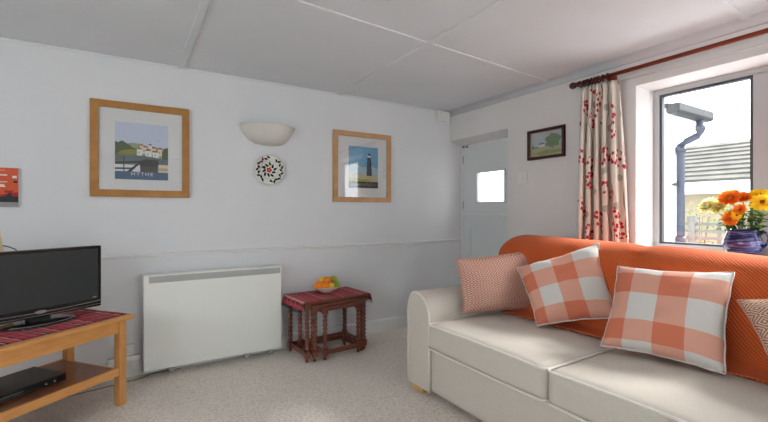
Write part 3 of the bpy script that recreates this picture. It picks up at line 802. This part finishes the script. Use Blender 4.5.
# throw over the back
th = MB().m('throw')
prof = [(2.055,.478),(2.10,.482),(2.14,.50),(2.157,.56),(2.172,.65),(2.184,.75),(2.20,.84),(2.225,.905),(2.285,.944),(2.355,.956),(2.43,.944),(2.49,.91),(2.522,.85),(2.53,.75),(2.53,.6),(2.53,.45)]
def smooth_prof(s):
    f = s*(len(prof)-1); i = min(int(f), len(prof)-2); q = f-i
    P = [Vector(prof[max(0, min(len(prof)-1, j))]) for j in (i-1, i, i+1, i+2)]
    return .5*((2*P[1])+(P[2]-P[0])*q+(2*P[0]-5*P[1]+4*P[2]-P[3])*q*q+(3*P[1]-P[0]-3*P[2]+P[3])*q**3)
TY0, TY1 = .12, 2.06
def thf(u, v):
    Y = TY1-(TY1-TY0)*u; p = smooth_prof(v)
    top = .958-.956
    k = (p.y-.478)/.478
    hgt = 1.018-.03*max(0, (1.9-Y))/.8*1.0-(.022*max(0, .9-Y)/.3)
    e = max(0, 1-(TY1-Y)/.17)
    hgt -= .20*(1-math.sqrt(max(0, 1-e**2)))
    z = .478+(p.y-.478)*(1+(hgt-1))
    dip = math.exp(-((Y-1.12)/.05)**2)
    x = p.x+(.02*dip if v < .5 else 0)*max(0, min(1, k*3))
    z -= .012*dip*max(0, k-.5)*2
    x += (2.34-x)*.22*e**2
    yy = Y
    nz = noise.noise(Vector((Y*5, v*6, 3)))*.010+noise.noise(Vector((Y*14, v*12, 7)))*.004
    if v > .06: x += nz*(1 if v < .6 else -1); z += nz*.35
    if v < .12: z = .481+.003*noise.noise(Vector((Y*12, v*20, 9)))+(z-.48 if v > .12 else 0) + (p.y-.478)
    return (x, yy, z)
th.grid(thf, 170, 60, uvscale=(2.0, 1.2))
# rounded left end drawn down over the side of the back
def endf(u, v):
    a = Vector(thf(0, v)); c = Vector((2.34, TY1+.012, max(.5, a.z-.1)))
    q = a.lerp(c, u); q.y = TY1+.012*math.sin(u*PI/2); return q
th.grid(endf, 6, 60, uvscale=(.15, 1.2))
tho = th.build('throw', None, solid=.008); tag(tho, 'orange ribbed throw draped over the back of the sofa', 'throw')

# ------------------------------------------------------------ cushions
def cushion(label, mat, BL, BR, TR, TL, T, group, seed=0, edge='piping', bow=.065):
    BL, BR, TR, TL = map(Vector, (BL, BR, TR, TL))
    o = (BL+BR+TR+TL)/4; BL, BR, TR, TL = [o+(q-o)*1.03+Vector((-.022,-.008,.006)) for q in (BL, BR, TR, TL)]; low = min(BL.z, BR.z)
    root = thing('cushion', label, 'cushion', (o.x, o.y, low), 0, group); off = Vector((o.x, o.y, low))
    nrm = (BR-BL).cross(TL-BL).normalized()
    c = MB().m(mat); n = 34
    def mid(u, v):
        a = 2*u-1; b = 2*v-1
        u2 = u-a*bow*(1-b*b)*.5+.012*a*noise.noise(Vector((seed, v*6, 2))); v2 = v-b*bow*(1-a*a)*.5+.012*b*noise.noise(Vector((u*6, seed, 8)))
        return (BL*(1-u2)*(1-v2)+BR*u2*(1-v2)+TR*u2*v2+TL*(1-u2)*v2)
    def side(sg):
        def f(u, v):
            # denser near the seams
            u = .5-.5*math.cos(PI*u) if False else u
            a = abs(2*u-1); b = abs(2*v-1)
            th_ = T*((1-a**3.2)*(1-b**3.2))**.55 if a < 1 and b < 1 else 0
            w_ = noise.noise(Vector((u*3.2+seed, v*3.2, sg*2)))*.010+noise.noise(Vector((u*7, v*7+seed, sg)))*.005
            edge_w = min(1, 8*min(u, 1-u, v, 1-v))
            e_ = noise.noise(Vector((u*9+seed, v*9, 5)))*.006*(1-edge_w)
            return mid(u, v)+nrm*(sg*(th_/2)+w_*edge_w)+nrm*e_-off
        return f
    for sg in (1, -1): c.grid(side(sg), n, n)
    c.build('cover', root)
    p = mb(edge); loop = [mid(k/20, 0) for k in range(20)]+[mid(1, k/20) for k in range(20)]+[mid(1-k/20, 1) for k in range(20)]+[mid(0, 1-k/20) for k in range(21)]
    p.tube([q-off for q in loop], .0035, 6, False); p.build('seam', root)
    return root
GR = 'scatter cushions on the sofa'
M['tan_edge'] = base('tan_edge', (206,160,138), .9); M['white_edge'] = base('white_edge', (220,216,210), .9)
cushion('dusty pink cushion with fine zigzag weave leaning on the far sofa arm', 'diamond_a', (1.775,1.90,.497), (2.275,1.705,.50), (2.31,1.825,.862), (1.78,1.97,.818), .15, GR, 1, 'tan_edge')
cushion('orange and white checked cushion tilted on one corner, left of the upright checked one', 'check_a', (1.945,1.49,.495), (2.17,1.175,.575), (2.265,1.335,.94), (2.06,1.725,.772), .15, GR, 5, 'white_edge')
cushion('orange and white checked cushion sitting upright in the middle of the sofa', 'check_b', (1.905,1.10,.50), (1.985,.665,.50), (2.195,.705,.862), (2.13,1.145,.842), .15, GR, 9, 'white_edge')
cushion('brown and cream hexagon-patterned cushion at the right edge of the photo', 'diamond_b', (1.94,.475,.505), (1.98,.17,.505), (2.18,.29,.87), (2.10,.652,.765), .12, GR, 13, 'tan_edge')

# ------------------------------------------------------------ curtain, pole, rings, wire
PX, PZ = 2.765, 2.058
po = thing('curtain_pole', 'polished red-brown wooden curtain pole above the window', 'curtain pole', (PX, 1.8, PZ))
pm_ = mb('red_wood'); pm_.tube([(0, -.03, 0), (0, -2.05, 0)], .0135, 16); pm_.build('rod', po)
fn = mb('ring'); Mx = Matrix.Rotation(R(-90), 4, 'X')
fn.lathe([(.001,.052),(.012,.05),(.021,.04),(.025,.025),(.021,.01),(.012,.0),(.012,-.008),(.018,-.012),(.018,-.02),(.012,-.024),(.014,-.034),(.001,-.034)], (0, .0, 0), 20, Mx); fn.build('finial', po)
br = mb('red_wood'); br.tube([(0,-.22,-.015),(0,-.22,.0),(PX*0+.09,-.22,0)], .009, 8); br.lathe([(.001,0),(.028,0),(.026,.012),(.001,.014)], (.093,-.22,0), 20, Matrix.Rotation(R(-90), 4, 'Y')); br.build('bracket', po)
ry = [1.765,1.735,1.71,1.68,1.655,1.63,1.60,1.565]
for i, y in enumerate(ry):
    r = thing('curtain_ring', 'dark wooden curtain ring threaded on the pole above the berry curtain', 'curtain ring', (PX, y, PZ), 0, 'curtain rings on the pole')
    q = mb('ring'); rot_ = Matrix.Rotation(R(8*math.sin(i*2.3)), 4, 'Z')
    def rf(u, v): a_ = 2*PI*u; b_ = 2*PI*v; rr = .0205+.005*math.cos(b_); return rot_ @ Vector((rr*math.cos(a_), .005*math.sin(b_), rr*math.sin(a_)-.005))
    q.grid(rf, 20, 8); q.build('hoop', r)
    mb('ring').tube([(0,0,-.028),(0,0,-.034),(.002,0,-.04)], .0025, 6).build('eyelet', r)
cu = MB().m('curtain')
CT, CBt = 2.02, .28
def cuf(u, v):
    z = CT+(CBt-CT)*v
    w_ = .275+.07*min(1, v*1.6); yc = 1.632-.002*v
    y = yc+w_*(.5-u)
    amp = .022+.02*min(1, v*3); n_ = 5.5
    ph = 2*PI*n_*u+.8*math.sin(3*u+v*1.2)
    x = 2.775+amp*math.sin(ph)+.012*noise.noise(Vector((u*4, v*3, 1)))
    y += .012*math.sin(ph*2+.5)*min(1, v*3)
    if v < .06: x = 2.775+(x-2.775)*(.55+.45*v/.06)+.008*math.sin(2*PI*22*u)*(1-v/.06)
    return (x, y, z)
cu.grid(cuf, 150, 60, uvscale=(.95, 1.74))
cuo = cu.build('curtain', None, solid=.002); tag(cuo, 'cream curtain printed with red berries, drawn back left of the window', 'curtain')
wi = mb('white_plastic').tube([(XB-.012,1.56,2.03),(XB-.012,.9,2.015),(XB-.012,.1,2.02)], .004, 6); tag(wi.build('curtain_wire'), 'thin white net-curtain wire stretched above the window opening', 'wire')

# ------------------------------------------------------------ jug of flowers on the sill
JX, JY, JZ = 3.0, .915, WZ0+.003
jg = thing('jug', 'dark blue glazed jug with a handle, standing on the window sill', 'jug', (JX, JY, JZ))
jb = mb('jug'); jb.lathe([(.001,0),(.055,0),(.062,.004),(.082,.03),(.09,.06),(.088,.09),(.078,.12),(.072,.135),(.076,.152),(.072,.152),(.068,.136),(.072,.12),(.082,.09),(.083,.06),(.06,.02),(.001,.012)], (0,0,0), 40); jb.build('jug_body', jg)
hd = mb('jug'); hp = [(0,-.072,.135),(0,-.09,.143),(0,-.108,.13),(0,-.115,.10),(0,-.105,.068),(0,-.078,.045)]; hd.tube([Vector(p) for p in hp], .008, 10); hd.build('handle', jg)
def flower(name, label, dx, dy, dz, r, mat, layers, npet, tilt, eye=True):
    f = thing(name, label, 'flower', (JX, JY, JZ), 0, 'flowers in the blue jug')
    top = Vector((dx, dy, dz+.028)); stp = Vector((dx*.15, dy*.15, .03)); mid_ = stp.lerp(top, .6); mid_.z += .02
    mid_.x *= .5; mid_.y *= .6
    mb('leaf').tube([stp, Vector((stp.x+(mid_.x-stp.x)*.5, stp.y+(mid_.y-stp.y)*.5, (stp.z+mid_.z)/2+.01)), mid_, top], .002, 6).build('stem', f)
    Nn = Vector(tilt).normalized(); q = Nn.to_track_quat('Z', 'Y').to_matrix().to_4x4(); q.translation = top
    hb = MB().m(mat)
    for l in range(layers):
        lr = r*(1-.62*l/max(1, layers)); el = R(8+62*l/max(1, layers-.0)); n_ = max(7, int(npet*(1-.45*l/layers)))
        for k in range(n_):
            a_ = 2*PI*(k+.5*(l % 2))/n_+random.uniform(-.08,.08); L_ = lr*random.uniform(.9,1.08); wd = L_*.17 if npet > 14 else L_*.28
            e = el+random.uniform(-.12,.12); rowsL = []
            for (s_, wk, lift) in ((.08,.35,0),(.45,1,.0),(.8,.95,.06),(1,.25,.14)):
                pr_ = s_*L_*math.cos(e); pz = s_*L_*math.sin(e)+lift*L_*.5-.0
                rowsL.append([hb.v(q @ Vector((pr_*math.cos(a_)-sg*wd*wk*math.sin(a_), pr_*math.sin(a_)+sg*wd*wk*math.cos(a_), pz+abs(sg)*.06*L_))) for sg in (-1, 0, 1)])
            for A, B in zip(rowsL, rowsL[1:]):
                for j in range(2): hb.face([A[j], A[j+1], B[j+1], B[j]], True)
    hb.build('petals', f, fix=False)
    if eye:
        ey = mb('flower_eye'); ey.ball(q @ Vector((0,0,r*.12)), r*.2, 1,1,1,10,6); ey.build('flower_centre', f)
    return f
fl = [('chrysanthemum','large orange bloom at the top left of the bouquet', -.03,.045,.30,.062,'petal_orange',5,26,(-.8,.1,.7),False),
('chrysanthemum','orange bloom at the top of the bouquet behind the largest one', .0,-.005,.30,.05,'petal_orange',5,24,(-.6,-.2,.8),False),
('chrysanthemum','orange bloom low at the front of the bouquet over the jug rim', -.06,.03,.185,.046,'petal_orange',5,24,(-1,.1,.25),False),
('chrysanthemum','small orange bloom in the middle of the bouquet', -.07,-.01,.235,.034,'petal_orange',4,20,(-1,0,.3),True),
('daisy','yellow flower with a brown eye at the right of the bouquet', -.04,-.10,.275,.06,'petal_yellow',2,20,(-.9,-.1,.5),True),
('daisy','yellow flower at the top right of the bouquet', .01,-.075,.315,.05,'petal_yellow',3,20,(-.6,-.3,.8),True),
('daisy','small yellow flower low beside the orange bloom', -.08,.0,.205,.03,'petal_yellow',2,16,(-1,0,.2),True),
('daisy','yellow flower at the far right rim of the bouquet', -.0,-.15,.25,.045,'petal_yellow',2,18,(-.7,-.5,.5),True),
('carnation','pale cream bloom at the far left of the bouquet', -.02,.155,.255,.06,'petal_cream',5,22,(-.7,.5,.6),False),
('carnation','pale cream bloom next to the large orange one', -.02,.10,.25,.055,'petal_cream',5,22,(-.9,.3,.5),False),
('carnation','small cream bloom standing above the left of the bouquet', .03,.12,.29,.035,'petal_cream',4,18,(-.5,.4,.9),False)]
for a_ in fl: flower(*a_)
def leaves(mbx, n_, spread, zr, size, c=(0,0,0)):
    for i in range(n_):
        a_ = random.uniform(0, 2*PI); rr = spread*math.sqrt(random.random()); z = random.uniform(*zr)
        p = Vector((c[0]+rr*math.cos(a_)*.6, c[1]+rr*math.sin(a_), c[2]+z)); d_ = Vector((random.uniform(-1,.6), random.uniform(-1,1), random.uniform(-.4,.9))).normalized()
        s_ = d_.cross(Vector((0,0,1))).normalized(); L_ = size*random.uniform(.6,1.2); up_ = s_.cross(d_)*.15*L_
        a0 = p; a1 = p+d_*L_*.5+s_*L_*.25+up_; a2 = p+d_*L_; a3 = p+d_*L_*.5-s_*L_*.25+up_; m_ = p+d_*L_*.5
        V = [mbx.v(w_) for w_ in (a0, a1, a2, a3, m_)]
        mbx.face([V[0], V[1], V[4]]); mbx.face([V[1], V[2], V[4]]); mbx.face([V[2], V[3], V[4]]); mbx.face([V[3], V[0], V[4]])
lf = MB().m('leaf'); leaves(lf, 90, .11, (.14,.25), .045); lf.m('leaf_dark'); leaves(lf, 80, .10, (.13,.24), .045)
for k in range(14):
    a_ = 2*PI*k/14; lf.m('leaf').tube([(0,0,.05), (.03*math.cos(a_), .05*math.sin(a_), .16), (.05*math.cos(a_), .10*math.sin(a_), .24)], .0013, 5)
lo_ = lf.build('bouquet_foliage', fix=False); lo_.location = (JX, JY, JZ); tag(lo_, 'loose green leaves and stems filling the bouquet in the blue jug', 'foliage', kind='stuff')

# ------------------------------------------------------------ outside
struct('ground', mb('ground').box(XO, 30, -12, 20, -.3, -.05))
cn = thing('door_sunblocker', 'added unseen canopy over the outside of the stable door', 'sunblocker', (XO, 2.9, 2.02))  # unseen slab added to keep sun through the door pane off the far wall
mb('slate').box(.0, .95, -.33, .7, 0, .06).build('roof', cn, bevel=.01)
for yy in (-.3, .6): mb('slate').tube([(0, yy, -.35), (.7, yy, 0)], .02, 8).build('bracket', cn)
hw = thing('house_wing', 'white rendered wing of the house with grey gutter, just outside the window', 'building', (4.3, 2.2, -.05))
mb('render').box(-.55, .51, -.25, .3, 0, 2.12).build('wall', hw)
mb('slate').box(-.19, .56, -.42, .36, 2.12, 2.16).build('roof', hw)
mb('render').box(-.16, .53, -.40, -.25, 2.06, 2.12).build('soffit', hw)
gt = mb('slate'); n = 10
pts = [(-.45+.055*math.cos(PI+PI*i/n), 2.13+.055*math.sin(PI+PI*i/n)) for i in range(n+1)]+[(-.45+.062*math.cos(2*PI-PI*i/n), 2.135+.062*math.sin(2*PI-PI*i/n)) for i in range(n+1)]
pts = [(-.51,2.15),(-.51,2.08),(-.49,2.06),(-.42,2.06),(-.40,2.08),(-.40,2.15)]
gt.prism(pts, 'x', -.19, .53); gt.build('gutter', hw, bevel=.006)
dpx = .37
dp = mb('pipe'); dp.tube([(dpx,-.455,2.09),(dpx,-.455,1.98),(dpx,-.455,1.95),(dpx,-.43,1.915),(dpx,-.34,1.875),(dpx,-.29,1.84),(dpx,-.29,1.75),(dpx,-.29,.0)], .034, 14)
for zz in (1.99, 1.80, .9): dp.lathe([(.034,zz-.03),(.041,zz-.03),(.041,zz+.03),(.034,zz+.03)], (dpx, -.455 if zz > 1.9 else -.29, 0), 16)
dpo = dp.build('downpipe', hw); mb('dark').box(dpx-.09, dpx+.0, -.29, -.25, 1.44, 1.46).build('pipe_clip', dpo)
ob = thing('outbuilding', 'low outbuilding with a rough tiled roof across the yard', 'building', (10.5, 2.5, -.05))
mb('beige').box(0, 3, -6, 3.2, 0, 1.62).build('wall', ob)
mb('render').box(-.32, -.26, -6.2, 3.4, 1.55, 1.82).build('fascia', ob)
rf_ = mb('tile'); nR = 9
for i in range(nR):
    x0 = -.35+2.2*i/nR; z0 = 1.80+1.05*i/nR; x1 = x0+2.2/nR+.03; z1 = z0+1.05/nR-.03
    rf_.prism([(x0, z0), (x0, z0+.05), (x1, z1+.06), (x1, z1)], 'y', -6.3, 3.5)
rf_.build('roof', ob)
fe = thing('trellis_fence', 'weathered trellis fence panel in front of the outbuilding', 'fence', (6.2, 2.2, -.05))
for yy in (-3.0, -1.4, .2, 1.8): mb('fence').box(-.04, .04, yy-.04, yy+.04, 0, 1.12).build('post', fe)
sl = mb('fence')
for k in range(11): sl.box(-.02, .0, -3.0, 1.8, .1+k*.09, .14+k*.09)
for k in range(12): sl.box(.0, .015, -2.9+k*.4, -2.86+k*.4, .06, 1.06)
sl.build('slats', fe)
def shrub(label, loc, r, h_, n_, mats, size):
    s_ = thing('shrub', label, 'shrub', loc)
    tk = mb('stem_brown')
    for k in range(7):
        a_ = 2*PI*k/7; tk.tube([(0,0,0), (r*.2*math.cos(a_), r*.2*math.sin(a_), h_*.4), (r*.6*math.cos(a_), r*.6*math.sin(a_), h_*.85)], .004, 5)
    tk.build('stems', s_)
    l_ = MB()
    for mt in mats: l_.m(mt); leaves(l_, n_//len(mats), r, (h_*.3, h_), size)
    l_.build('foliage', s_, fix=False)
shrub('pale lime shrub growing behind the trellis fence', (8.2, 1.35, -.05), .32, 2.0, 500, ['leaf_lime'], .09)
shrub('low shrub with dusky pink flowers beside the downpipe', (6.9, 2.6, -.05), .22, 1.3, 200, ['leaf_dark','petal_pink','leaf'], .06)

# ------------------------------------------------------------ light, camera, view
wd_ = bpy.data.worlds.new('World'); sc.world = wd_; wd_.use_nodes = True
bg = wd_.node_tree.nodes['Background']; bg.inputs[0].default_value = (.94,.972,1,1); bg.inputs[1].default_value = WORLD_E
def area(name, loc, rot_, sx, sy, e, col=(1,1,1)):
    l = bpy.data.lights.new(name, 'AREA'); l.shape = 'RECTANGLE'; l.size = sx; l.size_y = sy; l.energy = e; l.color = col
    o = bpy.data.objects.new(name, l); C.objects.link(o); o.location = loc; o.rotation_euler = rot_; return o
sun = bpy.data.lights.new('sun', 'SUN'); sun.energy = SUN_E; sun.angle = R(22); sun.color = (1,.99,.98)
so_ = bpy.data.objects.new('sun', sun); C.objects.link(so_); so_.rotation_euler = Vector((-.68,.22,-.70)).to_track_quat('-Z','Y').to_euler()
cam = bpy.data.cameras.new('camera'); co = bpy.data.objects.new('camera', cam); C.objects.link(co); sc.camera = co
cam.sensor_width = 36; cam.lens = 36*407.5/768; co.location = (0,0,1.135); co.rotation_euler = (R(90), 0, -math.atan2(.5255,.851))
cam.clip_start = .05
sc.view_settings.view_transform = 'Standard'; sc.view_settings.look = 'None'; sc.view_settings.gamma = 1; sc.view_settings.use_curve_mapping = False
sc.view_settings.exposure = EXPO
